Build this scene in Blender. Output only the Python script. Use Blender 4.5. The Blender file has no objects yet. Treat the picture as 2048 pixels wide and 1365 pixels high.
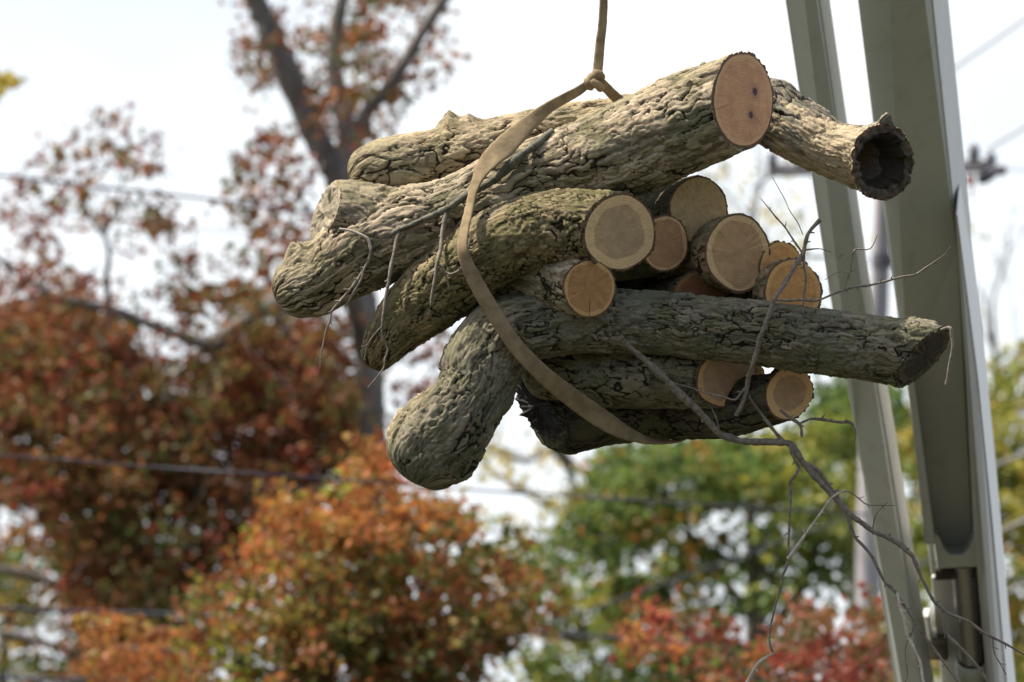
import bpy, math, random
import numpy as np
from mathutils import Vector, Matrix
R = math.radians
sc = bpy.context.scene
C = sc.collection

# ------------------------------------------------------------------ camera
LENS = 280.0; PITCH = R(10.0); D0 = 25.0
CAM = np.array([0.0, 0.0, 1.6])
RT = np.array([1.0, 0, 0]); UP = np.array([0, -math.sin(PITCH), math.cos(PITCH)])
FW = np.array([0, math.cos(PITCH), math.sin(PITCH)])
F = 2048 * LENS / 36.0
S = D0 / F                                   # metres per photo pixel at the bundle
cd = bpy.data.cameras.new("camera"); cam = bpy.data.objects.new("camera", cd); C.objects.link(cam)
cam.location = CAM; cam.rotation_euler = (R(90) + PITCH, 0, 0)
cd.lens = LENS; cd.sensor_width = 36; cd.clip_start = 0.5; cd.clip_end = 5000
cd.dof.use_dof = True; cd.dof.focus_distance = D0 - 0.2; cd.dof.aperture_fstop = 5.3
sc.camera = cam

# ------------------------------------------------------------------ light
SUN = Vector((-0.50, -0.03, 0.84)).normalized()
el = math.asin(SUN.z); az = math.atan2(SUN.x, SUN.y)
w = bpy.data.worlds.new("World"); sc.world = w; w.use_nodes = True
nt = w.node_tree; nt.nodes.clear()
wo = nt.nodes.new('ShaderNodeOutputWorld'); mx = nt.nodes.new('ShaderNodeMixShader')
b1 = nt.nodes.new('ShaderNodeBackground'); b2 = nt.nodes.new('ShaderNodeBackground')
sky = nt.nodes.new('ShaderNodeTexSky'); sky.sky_type = 'NISHITA'; sky.sun_disc = False
sky.sun_elevation = el; sky.sun_rotation = az; sky.air_density = 1.0; sky.dust_density = 4.0
nt.links.new(sky.outputs[0], b1.inputs[0]); b1.inputs[1].default_value = 0.12
b2.inputs[0].default_value = (0.90, 0.955, 1.0, 1); b2.inputs[1].default_value = 0.75
tc = nt.nodes.new('ShaderNodeTexCoord'); mp = nt.nodes.new('ShaderNodeMapping')
mp.inputs['Scale'].default_value = (5, 5, 9); mp.inputs['Location'].default_value = (0.3, 0.1, 0.2)
nz = nt.nodes.new('ShaderNodeTexNoise'); nz.inputs['Scale'].default_value = 1.6; nz.inputs['Detail'].default_value = 5
rp = nt.nodes.new('ShaderNodeMapRange')      # thin cloud, thicker towards +Y (away from the sun)
rp.inputs[1].default_value = 0.30; rp.inputs[2].default_value = 0.86; rp.inputs[3].default_value = 0.10
sx = nt.nodes.new('ShaderNodeSeparateXYZ'); ma = nt.nodes.new('ShaderNodeMath'); ma.operation = 'MULTIPLY_ADD'
ma.inputs[1].default_value = 0.36
nt.links.new(tc.outputs['Generated'], mp.inputs[0]); nt.links.new(mp.outputs[0], nz.inputs[0])
nt.links.new(tc.outputs['Generated'], sx.inputs[0]); nt.links.new(sx.outputs[1], ma.inputs[0])
nt.links.new(nz.outputs[0], ma.inputs[2]); nt.links.new(ma.outputs[0], rp.inputs[0])
nt.links.new(rp.outputs[0], mx.inputs[0]); nt.links.new(b1.outputs[0], mx.inputs[1]); nt.links.new(b2.outputs[0], mx.inputs[2])
nt.links.new(mx.outputs[0], wo.inputs[0])
ld = bpy.data.lights.new("sun", 'SUN'); ld.energy = 5.0; ld.angle = R(0.6); ld.color = (1.0, 0.93, 0.82)
lo = bpy.data.objects.new("sun", ld); C.objects.link(lo)
lo.rotation_euler = SUN.to_track_quat('Z', 'Y').to_euler()
sc.view_settings.view_transform = 'Standard'; sc.view_settings.look = 'None'
sc.view_settings.exposure = 0.72; sc.view_settings.gamma = 1.0
sc.render.engine = 'CYCLES'
sc.cycles.use_denoising = True
sc.cycles.max_bounces = 6; sc.cycles.transparent_max_bounces = 4

# ------------------------------------------------------------------ helpers
def P(px, py, D=None, dz=0.0):
    """photo pixel + depth -> world point; dz = pixels nearer than the middle of the bundle"""
    if D is None: D = D0 - dz * S
    return CAM + D * (FW + RT * (px - 1024) / F + UP * (682.5 - py) / F)
def dirv(x, y, z):
    """camera-relative direction (right, up, towards the camera) -> world"""
    v = RT * x + UP * y - FW * z
    return v / np.linalg.norm(v)
def _hash(ix, iy, iz, k=0):
    h = (ix.astype(np.int64) * 374761393 + iy.astype(np.int64) * 668265263 + iz.astype(np.int64) * 2147483647 + k * 1274126177) & 0xffffffff
    h = ((h ^ (h >> 13)) * 1274126177) & 0xffffffff
    h = ((h ^ (h >> 16)) * 2246822519) & 0xffffffff
    return ((h ^ (h >> 15)) & 0xffffff) / float(0xffffff)
def vnoise(p):
    """value noise, -1..1"""
    f = np.floor(p); i = f.astype(np.int64); t = p - f; t = t * t * (3 - 2 * t); r = 0
    for a in (0, 1):
        for b in (0, 1):
            for c in (0, 1):
                wgt = (t[:, 0] if a else 1 - t[:, 0]) * (t[:, 1] if b else 1 - t[:, 1]) * (t[:, 2] if c else 1 - t[:, 2])
                r = r + wgt * _hash(i[:, 0] + a, i[:, 1] + b, i[:, 2] + c)
    return r * 2 - 1
def fbm(p, n=3):
    return sum(vnoise(p * 2 ** k + 17.3 * k) * 0.5 ** k for k in range(n)) / 1.6
def voronoi(p):
    """F1, F2, id of the nearest cell, offset to it"""
    i = np.floor(p).astype(np.int64); n = len(p)
    f1 = np.full(n, 9.0); f2 = np.full(n, 9.0); idv = np.zeros(n); off = np.zeros((n, 3))
    for a in (-1, 0, 1):
        for b in (-1, 0, 1):
            for c in (-1, 0, 1):
                x, y, z = i[:, 0] + a, i[:, 1] + b, i[:, 2] + c
                q = np.stack([x + _hash(x, y, z, 1), y + _hash(x, y, z, 2), z + _hash(x, y, z, 3)], 1) - p
                d = np.sqrt((q * q).sum(1)); m = d < f1
                f2 = np.where(m, f1, np.minimum(f2, d)); f1 = np.where(m, d, f1)
                idv = np.where(m, _hash(x, y, z, 4), idv); off[m] = q[m]
    return f1, f2, idv, off
def sstep(a, b, x):
    t = np.clip((x - a) / (b - a), 0, 1); return t * t * (3 - 2 * t)
def make_mesh(name, verts, faces, mats, parent=None, smooth=True, attrs=None):
    me = bpy.data.meshes.new(name)
    verts = np.asarray(verts, dtype=np.float32); faces = np.asarray(faces, dtype=np.int32)
    k = faces.shape[1]; nf = len(faces)
    me.vertices.add(len(verts)); me.vertices.foreach_set('co', verts.ravel())
    me.loops.add(nf * k); me.loops.foreach_set('vertex_index', faces.ravel())
    me.polygons.add(nf)
    me.polygons.foreach_set('loop_start', np.arange(nf, dtype=np.int32) * k)
    me.polygons.foreach_set('use_smooth', np.full(nf, smooth))
    me.update(calc_edges=True); me.validate()
    for an, (ty, data) in (attrs or {}).items():
        at = me.attributes.new(an, ty, 'POINT')
        at.data.foreach_set({'FLOAT': 'value', 'FLOAT_VECTOR': 'vector', 'FLOAT_COLOR': 'color'}[ty], np.asarray(data, dtype=np.float32).ravel())
    for m in (mats if isinstance(mats, (list, tuple)) else [mats]): me.materials.append(m)
    o = bpy.data.objects.new(name, me); C.objects.link(o)
    if parent is not None: put_under(o, parent)
    return o
def put_under(o, parent):
    o.parent = parent; o.matrix_parent_inverse = Matrix.Translation(-parent.location)
def tag(o, label=None, cat=None, group=None, kind=None):
    for k, v in (('label', label), ('category', cat), ('group', group), ('kind', kind)):
        if v: o[k] = v
    return o
def thing(name, loc, label, cat, group=None):
    o = bpy.data.objects.new(name, None); C.objects.link(o); o.location = Vector(loc); o.empty_display_size = 0.2
    return tag(o, label, cat, group)
def spline(pts, step):
    """Catmull-Rom through rows of pts, resampled at about `step` of arc length (first three columns)"""
    p = np.asarray(pts, float); q = np.vstack([2 * p[0] - p[1], p, 2 * p[-1] - p[-2]]); out = []
    for i in range(1, len(q) - 2):
        a, b, c, d = q[i - 1:i + 3]
        n = max(2, int(np.linalg.norm(c[:3] - b[:3]) / step))
        t = (np.arange(n) / n)[:, None]
        out.append(0.5 * (2 * b + (c - a) * t + (2 * a - 5 * b + 4 * c - d) * t ** 2 + (3 * b - a - 3 * c + d) * t ** 3))
    out.append(q[-2][None]); return np.vstack(out)
def frames(c, up=(0.13, 0.2, 0.97)):
    t = np.gradient(c, axis=0); t /= np.linalg.norm(t, axis=1)[:, None] + 1e-12
    u = np.zeros_like(t); x = np.array(up, float)
    for i in range(len(t)):
        x = x - t[i] * x.dot(t[i]); n = np.linalg.norm(x)
        if n < 1e-6: x = np.cross(t[i], (1, 0.3, 0.2)); n = np.linalg.norm(x)
        x = x / n; u[i] = x
    return t, u, np.cross(t, u)
def grid_faces(nr, ns, base=0):
    i = np.arange(nr - 1)[:, None] * ns; j = np.arange(ns)[None]; k = (j + 1) % ns
    return np.stack([i + j, i + k, i + ns + k, i + ns + j], -1).reshape(-1, 4) + base

# ------------------------------------------------------------------ materials
def mat(name):
    m = bpy.data.materials.new(name); m.use_nodes = True; t = m.node_tree
    return m, t, t.nodes['Principled BSDF']
class NB:
    """tiny node-building shorthand"""
    def __init__(s, t): s.t = t
    def n(s, ty, **kw):
        x = s.t.nodes.new('ShaderNode' + ty)
        for k, v in kw.items(): setattr(x, k, v)
        return x
    def l(s, a, b): s.t.links.new(a, b)
    def setv(s, sock, v):
        if hasattr(v, 'is_linked') or isinstance(v, bpy.types.NodeSocket): s.l(v, sock)
        elif isinstance(v, (tuple, list)) and len(v) == 3 and sock.type == 'RGBA': sock.default_value = (*v, 1)
        else: sock.default_value = v
    def math(s, op, a, b=0.0, c=None, clamp=False):
        x = s.n('Math', operation=op); x.use_clamp = clamp; s.setv(x.inputs[0], a); s.setv(x.inputs[1], b)
        if c is not None: s.setv(x.inputs[2], c)
        return x.outputs[0]
    def mix(s, f, a, b):
        x = s.n('Mix', data_type='RGBA'); s.setv(x.inputs[0], f); s.setv(x.inputs[6], a); s.setv(x.inputs[7], b); return x.outputs[2]
    def noise(s, vec, scale, detail=4, rough=0.55, dist=0.0):
        x = s.n('TexNoise'); x.inputs['Scale'].default_value = scale; x.inputs['Detail'].default_value = detail
        x.inputs['Roughness'].default_value = rough; x.inputs['Distortion'].default_value = dist
        if vec is not None: s.l(vec, x.inputs['Vector'])
        return x.outputs[0]
    def rng(s, v, a, b, c=0.0, d=1.0, smooth=True):
        x = s.n('MapRange'); x.interpolation_type = 'SMOOTHSTEP' if smooth else 'LINEAR'
        s.setv(x.inputs[0], v)
        for i, q in enumerate((a, b, c, d)): x.inputs[i + 1].default_value = q
        return x.outputs[0]
    def attr(s, name):
        return s.n('Attribute', attribute_name=name)
    def vmul(s, v, k):
        x = s.n('VectorMath', operation='MULTIPLY'); s.l(v, x.inputs[0]); x.inputs[1].default_value = k; return x.outputs[0]
def bark_mat(name, light, mid, dark, moss=0.3, mosscol=(0.10, 0.115, 0.035), lichen=0.35, patch=0.0, rust=0.12):
    m, t, bs = mat(name); b = NB(t)
    q = b.attr('q').outputs['Vector']; ck = b.attr('bark').outputs['Fac']; cid = b.attr('cell').outputs['Fac']
    st = b.vmul(q, (1, 1, 0.16))
    fine = b.noise(st, 125, 6, 0.75); med = b.noise(st, 26, 4, 0.6, 0.4); low = b.noise(q, 5.5, 3); low2 = b.noise(q, 9, 4, 0.6)
    f = b.math('ADD', b.math('MULTIPLY', fine, 0.75), b.math('MULTIPLY', cid, 0.75))
    col = b.mix(b.rng(f, 0.42, 0.86), mid, light)
    col = b.mix(b.rng(med, 0.50, 0.66, 0, 0.55), col, tuple(0.6 * a + 0.4 * c for a, c in zip(mid, dark)))
    col = b.mix(b.math('MULTIPLY', b.rng(b.math('ADD', low, b.math('MULTIPLY_ADD', fine, 0.16, -0.08)), 0.50, 0.56), lichen), col, (0.165, 0.164, 0.118))
    col = b.mix(b.math('MULTIPLY', b.rng(b.math('ADD', low2, b.math('MULTIPLY', fine, 0.3)), 0.58, 0.70), moss), col, mosscol)
    col = b.mix(b.rng(b.noise(q, 17, 4, 0.65), 0.62, 0.72, 0, rust * 2.2), col, (0.26, 0.125, 0.055))
    if patch:   # bare patches where the bark has come off
        pm = b.rng(b.noise(st, 11, 3, 0.5), 0.60 - 0.12 * patch, 0.63 - 0.12 * patch)
        col = b.mix(pm, col, b.mix(b.rng(fine, 0.3, 0.7), (0.36, 0.27, 0.17), (0.58, 0.48, 0.32)))
    cd_ = b.rng(ck, 0.12, 0.55, 0.95, 0.0)
    if patch: cd_ = b.math('MULTIPLY', cd_, b.math('SUBTRACT', 1.0, b.math('MULTIPLY', pm, 0.85)))
    col = b.mix(cd_, col, dark)
    b.l(col, bs.inputs['Base Color']); bs.inputs['Roughness'].default_value = 0.92
    bs.inputs['Specular IOR Level'].default_value = 0.15
    bu = b.n('Bump'); bu.inputs['Strength'].default_value = 1.0; bu.inputs['Distance'].default_value = 0.008
    h = b.math('ADD', b.math('MULTIPLY', fine, 0.8), b.math('MULTIPLY', med, 1.0)); b.l(h, bu.inputs['Height'])
    b.l(bu.outputs[0], bs.inputs['Normal']); return m
def wood_mat(name, heart, sap, r=0.78, seed=0.0, spots=(), crack=0.35, split=False, edge=(0.15, 0.085, 0.05)):
    """cut wood: bark rim, pale sapwood, darker heartwood, rings, checks; 'fc' runs -1..1 over the cut"""
    m, t, bs = mat(name); b = NB(t)
    fc = b.attr('fc').outputs['Vector']; ln = b.n('VectorMath', operation='LENGTH'); b.l(fc, ln.inputs[0]); rad = ln.outputs['Value']
    of = b.n('VectorMath', operation='ADD'); b.l(fc, of.inputs[0]); of.inputs[1].default_value = (seed, seed * 1.7, seed * 0.3); v = of.outputs[0]
    n1 = b.noise(v, 1.3, 2); n2 = b.noise(v, 4.0, 4, 0.6); n3 = b.noise(b.vmul(v, (2, 9, 2)), 9, 4, 0.7)
    wr = b.math('ADD', rad, b.math('ADD', b.math('MULTIPLY_ADD', n1, 0.32, -0.16), b.math('MULTIPLY_ADD', n2, 0.10, -0.05)))
    hm = b.rng(wr, r - 0.035, r + 0.035, 1, 0)
    ring = b.math('SINE', b.math('MULTIPLY', b.math('ADD', rad, b.math('MULTIPLY', n1, 0.12)), 95.0))
    hc = b.mix(b.rng(n2, 0.3, 0.7), tuple(0.86 * c for c in heart), tuple(min(1, 1.12 * c) for c in heart))
    hc = b.mix(b.rng(wr, 0.0, 0.5, 0.3, 0), hc, tuple(0.8 * c for c in heart))
    sc_ = b.mix(b.rng(n3, 0.3, 0.7), tuple(0.8 * c for c in sap), tuple(min(1, 1.12 * c) for c in sap))
    col = b.mix(hm, sc_, hc)
    col = b.mix(b.rng(wr, r - 0.05, r + 0.0, 0, 0.28), col, tuple(0.55 * c for c in heart)) if not split else col
    col = b.mix(hm, sc_, col)
    col = b.mix(b.math('MULTIPLY_ADD', ring, 0.12, 0.12), col, tuple(0.45 * c for c in heart))
    # saw marks: slanting arcs
    saw = b.noise(b.vmul(v, (3, 22, 3) if not split else (14, 2, 3)), 2.2 if not split else 3.0, 4, 0.75)
    col = b.mix(b.rng(saw, 0.45, 0.72, 0, 0.34 if not split else 0.6), col, tuple(0.4 * c for c in heart))
    sp = b.n('SeparateXYZ'); b.l(fc, sp.inputs[0])
    wob = b.math('MULTIPLY_ADD', n2, 0.12, -0.06)
    a_ = 0.5 + seed * 2.3
    for i in range(3):
        ca, sa = math.cos(a_ + i * 2.2), math.sin(a_ + i * 2.2)
        along = b.math('ADD', b.math('MULTIPLY', sp.outputs[0], ca), b.math('MULTIPLY', sp.outputs[1], sa))
        across = b.math('ABSOLUTE', b.math('ADD', b.math('ADD', b.math('MULTIPLY', sp.outputs[0], -sa), b.math('MULTIPLY', sp.outputs[1], ca)), wob))
        cm = b.math('MULTIPLY', b.rng(across, 0.006, 0.03, 1, 0), b.rng(along, 0.25, 0.6))
        col = b.mix(b.math('MULTIPLY', cm, crack * (1.0, 0.35, 0.22)[i]), col, (0.05, 0.028, 0.018))
    for (x, y, rr) in spots:
        d = b.n('VectorMath', operation='DISTANCE'); b.l(fc, d.inputs[0]); d.inputs[1].default_value = (x, y, 0)
        dd = b.math('ADD', d.outputs['Value'], b.math('MULTIPLY_ADD', n3, 0.08, -0.04))
        col = b.mix(b.rng(dd, rr * 0.5, rr, 0.93, 0), col, (0.025, 0.025, 0.045))
        col = b.mix(b.rng(dd, rr * 1.0, rr * 2.4, 0.3, 0), col, (0.16, 0.10, 0.11))
    col = b.mix(b.rng(b.math('ADD', rad, b.math('MULTIPLY_ADD', n3, 0.03, -0.015)), 0.945, 0.962), col, edge)
    b.l(col, bs.inputs['Base Color']); bs.inputs['Roughness'].default_value = 0.8; bs.inputs['Specular IOR Level'].default_value = 0.2
    bu = b.n('Bump'); bu.inputs['Strength'].default_value = 0.35 if not split else 0.9; bu.inputs['Distance'].default_value = 0.004
    b.l(b.math('ADD', saw, b.math('MULTIPLY', n3, 0.4)), bu.inputs['Height']); b.l(bu.outputs[0], bs.inputs['Normal'])
    return m
def simple_mat(name, c1, c2, scale=6, rough=0.8, bump=0.3, dist=0.01, spec=0.3, detail=5, vec=None, metal=0.0):
    m, t, bs = mat(name); b = NB(t)
    co = b.n('TexCoord').outputs['Object']
    if vec: co = b.vmul(co, vec)
    n1 = b.noise(co, scale, detail, 0.6)
    b.l(b.mix(b.rng(n1, 0.3, 0.7), c1, c2), bs.inputs['Base Color']); bs.inputs['Roughness'].default_value = rough
    bs.inputs['Specular IOR Level'].default_value = spec; bs.inputs['Metallic'].default_value = metal
    if bump:
        bu = b.n('Bump'); bu.inputs['Strength'].default_value = bump; bu.inputs['Distance'].default_value = dist
        b.l(b.noise(co, scale * 3, 4), bu.inputs['Height']); b.l(bu.outputs[0], bs.inputs['Normal'])
    return m
BARK_LIGHT = bark_mat('bark_shaggy_light', (0.492, 0.395, 0.274), (0.136, 0.109, 0.071), (0.017, 0.012, 0.007), moss=0.35, lichen=0.25)
BARK_BACK = bark_mat('bark_shaggy_tan', (0.480, 0.379, 0.239), (0.159, 0.121, 0.070), (0.020, 0.013, 0.007), moss=0.2, lichen=0.35, patch=0.0, rust=0.3)
BARK_MOSS = bark_mat('bark_mossy', (0.342, 0.267, 0.154), (0.089, 0.071, 0.036), (0.012, 0.010, 0.005), moss=0.6, mosscol=(0.12, 0.115, 0.045), lichen=0.3)
BARK_GREEN = bark_mat('bark_green_grey', (0.257, 0.225, 0.161), (0.065, 0.058, 0.038), (0.012, 0.009, 0.006), moss=0.3, lichen=0.6, rust=0.16)
BARK_BARE = bark_mat('bark_peeling', (0.343, 0.301, 0.231), (0.114, 0.099, 0.074), (0.015, 0.012, 0.007), moss=0.1, lichen=0.5, patch=0.72, rust=0.3)
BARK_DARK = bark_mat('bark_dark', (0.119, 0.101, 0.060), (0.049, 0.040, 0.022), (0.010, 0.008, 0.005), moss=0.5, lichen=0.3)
BARK_BLACK = bark_mat('bark_blackish', (0.094, 0.081, 0.058), (0.029, 0.023, 0.017), (0.009, 0.006, 0.005), moss=0.3, lichen=0.2)

# ------------------------------------------------------------------ logs
def add_cap(parent, ring, c, tdir, m, name='cut_face', prof=None, seed=0.0, inward=None, rough=0.0008):
    """closing disc of a log end. ring: rim points; prof: (fraction, depth inwards) rows"""
    ns = len(ring); prof = prof or [(1.0, 0.0), (0.95, -0.0012), (0.93, -0.0015), (0.8, 0), (0.6, 0), (0.4, 0), (0.2, 0), (0.003, 0)]
    sm = ring - c; rr = np.linalg.norm(sm, axis=1)
    k = np.hanning(33); k /= k.sum(); rs = np.convolve(np.r_[rr[-16:], rr, rr[:16]], k, 'valid') * 0.985
    V = []; FC = []
    ux = RT - tdir * RT.dot(tdir); ux /= np.linalg.norm(ux); uy = np.cross(tdir, ux)
    if uy[2] < 0: uy = -uy
    th = np.arctan2(sm @ uy, sm @ ux)
    for (f, d) in prof:
        mixf = sstep(0.95, 1.0, f)
        row = c + sm / rr[:, None] * ((rr * mixf + rs * (1 - mixf)) * f)[:, None] - (tdir if inward is None else inward) * d
        fc = np.stack([np.cos(th) * f, np.sin(th) * f, np.full(ns, d * 8)], 1)
        if f < 0.99: row = row + tdir * (rough * vnoise(fc * 9 + seed))[:, None]
        V.append(row); FC.append(fc)
    V = np.vstack(V); FC = np.vstack(FC)
    faces = grid_faces(len(prof), ns)
    return make_mesh(name, V, faces, m, parent, attrs={'fc': ('FLOAT_VECTOR', FC)})
def log(label, pts, bark, ends, seed=0, amp=0.009, cell=(0.028, 0.10), lump=0.085, bumps=(), name='log', group='logs hanging in the sling', parent=None, partname='bark', step=2.6, squash=None):
    """pts: (px, py, dz, radius px) from the left end to the right end.
    ends: {0 or 1: dict(n=(right, up, toward), mat=..., prof=...) or 'round'}"""
    p3 = np.array([[*P(x, y, dz=z), r * S] for x, y, z, r in pts])
    sp = spline(p3, step * S); c = sp[:, :3]; r0 = sp[:, 3].copy()
    seg = np.r_[0, np.cumsum(np.linalg.norm(np.diff(c, axis=0), axis=1))]; L = seg[-1]
    t, u, v = frames(c)
    for e in (0, 1):
        if ends.get(e) == 'round':
            dd = seg if e == 0 else L - seg; q = np.clip(dd / (r0 * 0.75), 0, 1)
            r0 = r0 * np.sqrt(np.clip(1 - (1 - q) ** 2.2, 0.0004, 1))
    ns = int(2 * math.pi * max(p[3] for p in pts) / step); nr = len(c)
    th = np.arange(ns) / ns * 2 * math.pi
    ct, st = np.cos(th), np.sin(th); rm = float(np.median(r0))
    q = np.zeros((nr, ns, 3)); q[..., 0] = ct * rm; q[..., 1] = st * rm; q[..., 2] = seg[:, None]
    q = q.reshape(-1, 3) + seed * 3.17
    low = fbm(q / np.array([0.10, 0.10, 0.22]), 3)
    wq = q + 0.016 * np.stack([vnoise(q * 24), vnoise(q * 24 + 9), 2.6 * vnoise(q * 16 + 5)], 1) + 0.0025 * np.stack([vnoise(q * 90), vnoise(q * 90 + 9), 2 * vnoise(q * 70 + 5)], 1)
    f1, f2, idv, off = voronoi(wq / np.array([cell[0], cell[0], cell[1]]))
    edge = sstep(0.0, 0.15, f2 - f1 + 0.10 * sstep(-0.1, 0.5, vnoise(q / np.array([0.05, 0.05, 0.11]) + 40)))
    g1, g2, gid, goff = voronoi(wq / np.array([cell[0] * 0.42, cell[0] * 0.42, cell[1] * 0.38]) + 71)
    edge2 = sstep(0.0, 0.22, g2 - g1 + 0.12 * sstep(-0.1, 0.5, vnoise(q / 0.04 + 80)))
    fur = sstep(0.0, 0.16, np.abs(fbm(wq / np.array([cell[0] * 0.9, cell[0] * 0.9, cell[1] * 1.1]) + 11, 3)))
    edge = np.minimum(edge, 0.45 + 0.55 * fur)
    fine = fbm(q / np.array([0.010, 0.010, 0.03]), 3)
    shed = np.clip(0.5 - off[:, 2] * 0.7, 0, 1)          # plates lift at one end, like shingles
    act = 0.45 + 0.55 * sstep(-0.35, 0.4, vnoise(q * 4.2 + 3))
    disp = amp * act * 1.05 * (edge * (0.30 + 0.5 * idv + 0.75 * shed) - 0.6) + amp * 0.30 * (edge2 * (0.5 + 0.9 * gid) - 0.6) + amp * 0.30 * fine
    rad = (r0[:, None].repeat(ns, 1).ravel()) * (1 + lump * low)
    nrm = (u[:, None, :] * ct[None, :, None] + v[:, None, :] * st[None, :, None]).reshape(-1, 3)
    cc = np.repeat(c, ns, 0); pos = cc + nrm * (rad + disp)[:, None]
    for (bx, by, bz, br, bh) in bumps:
        bp = P(bx, by, dz=bz); d = np.linalg.norm(pos - bp, axis=1) / (br * S)
        pos = pos + nrm * (bh * S * np.exp(-d * d * 1.4) * (1 + 0.5 * fbm(q / 0.02, 3)))[:, None]
    tt = np.repeat(t, ns, 0); caps = []
    for e in (0, 1):
        en = ends.get(e)
        if en is None or en == 'round': continue
        n = dirv(*en['n']); cp = (c[0] if e == 0 else c[-1]) if 'at' not in en else P(en['at'][0], en['at'][1], dz=en['at'][2]); td = t[0] if e == 0 else t[-1]
        wig = en.get('ragged', 0.0)
        for half in (0,):
            dd = (pos - cp) @ n
            far = np.linalg.norm(cc - cp, axis=1) < 4 * r0.max()
            m = (dd > 0) & far
            # the end ring reaches the plane even where it falls short of it
            er = np.zeros(nr * ns, bool); er[:ns] = (e == 0); er[-ns:] |= (e == 1); m |= er
            pos[m] = pos[m] - td * (dd[m] / td.dot(n))[:, None]
        rg_ = en.get('ragged', 0.0015); rw = np.zeros((nr, ns)); fall = np.linspace(1, 0, 7)[:6]
        if e == 0: rw[:6] = fall[:, None]
        else: rw[-6:] = fall[::-1][:, None]
        jag = vnoise(q * 55 + 90) + 0.6 * vnoise(q * 140 + 31)
        pos = pos + n * (rw.ravel() * rg_ * np.where(jag > 0, jag * 1.5, jag * 0.5))[:, None]
        caps.append((e, n, td if e else -td, en))
    A = {'q': ('FLOAT_VECTOR', q), 'bark': ('FLOAT', np.minimum(edge * (0.5 + 0.5 * act), 0.30 + 0.70 * edge2)), 'cell': ('FLOAT', 0.5 * idv + 0.5 * gid)}
    fs = grid_faces(nr, ns)
    top = parent or thing(name, P(pts[-1][0], pts[-1][1], dz=pts[-1][2]), label, 'log', group)
    make_mesh(partname, pos, fs, bark, top, attrs=A)
    for e, n, td, en in caps:
        ring = pos[:ns] if e == 0 else pos[-ns:]
        ring = ring.copy(); ctr = ring.mean(0)
        add_cap(top, ring, ctr, n, en['mat'], en.get('name', 'cut_face'), en.get('prof'), seed, td, rough=en.get('rough', 0.0008))
    return top
W = wood_mat
HOLLOW = [(1.0, 0), (0.95, -0.004), (0.88, -0.002), (0.80, -0.004), (0.74, 0.003), (0.66, 0.006), (0.59, 0.03), (0.55, 0.08), (0.51, 0.14), (0.45, 0.19), (0.2, 0.21), (0.01, 0.21)]
END_L = dict(n=(-1, 0.1, 0.1), mat=W('wood_grey_end', (0.32, 0.27, 0.19), (0.34, 0.29, 0.21), seed=5, split=True, edge=(0.3, 0.25, 0.18)), name='sawn_end')
FACE = (0.80, -0.05, 0.62)
BUTT = dict(n=(-0.8, 0.0, -0.5), mat=W('wood_old_end', (0.22, 0.15, 0.09), (0.3, 0.22, 0.13), seed=3), name='far_cut_face')

# thick top log
top = log('thickest log, flaky grey bark, wide pinkish cut end with two dark spots',
    [(556, 606, 14, 44), (600, 578, 22, 58), (650, 556, 32, 64), (715, 506, 40, 84), (800, 465, 50, 88), (900, 437, 62, 80), (1050, 374, 84, 84), (1200, 322, 100, 92), (1350, 258, 125, 97), (1486, 200, 150, 94)],
    BARK_LIGHT, {1: dict(n=(0.80, 0.10, 0.60), mat=W('wood_big_cut', (0.666, 0.357, 0.189), (0.749, 0.444, 0.235), r=0.86, seed=1.3,
        spots=((0.38, 0.22, 0.10), (0.28, -0.28, 0.11)), crack=0.3)), 0: 'round'},
    seed=1, amp=0.0095, cell=(0.030, 0.15), lump=0.06, bumps=[(1180, 300, 190, 40, 10), (600, 510, 40, 34, 26), (575, 560, 40, 24, 10), (640, 620, 50, 24, 10), (1330, 180, 140, 30, 8)])
log('', [(648, 428, 40, 54), (690, 425, 46, 62), (760, 440, 50, 66), (850, 450, 55, 60)], BARK_LIGHT, {0: dict(n=(-0.9, 0.25, 0.35), mat=END_L['mat'], name='stub_end', rough=0.010)},
    seed=2, amp=0.008, parent=top, partname='fork_stub')
# log lying behind it
log('pale tan log lying behind the thickest log at the top, under the sling knot',
    [(700, 365, -20, 40), (760, 340, -20, 58), (860, 322, -25, 60), (960, 302, -30, 58), (1080, 272, -38, 54), (1220, 248, -60, 50), (1330, 240, -100, 48)],
    BARK_BACK, {0: 'round'}, seed=5, amp=0.008, cell=(0.03, 0.12), bumps=[(905, 250, -20, 30, 30), (945, 250, -20, 22, 16), (820, 370, 40, 40, 12), (1250, 195, -60, 40, 6)])
# hollow log
log('crooked hollow log with peeling bark and a dark hole in its end, upper right',
    [(1440, 190, -70, 58), (1530, 222, -50, 62), (1600, 262, -20, 62), (1660, 298, 10, 56), (1710, 312, 35, 62), (1765, 325, 62, 70), (1815, 332, 85, 72)],
    BARK_BARE, {1: dict(n=(0.62, -0.10, 0.78), at=(1763, 325, 62), mat=W('wood_rotten_shade', (0.035, 0.026, 0.018), (0.14, 0.115, 0.085), seed=2, split=True), prof=HOLLOW, name='hollow_end', rough=0.013, ragged=0.016), 0: BUTT},  # rotten heart colour darkened further to put shade inside the hole
    seed=7, amp=0.011, cell=(0.028, 0.09), lump=0.09, bumps=[(1770, 240, 62, 26, 26), (1810, 290, 50, 24, 14), (1800, 370, 62, 30, 16), (1560, 175, -40, 30, 8)])
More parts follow.
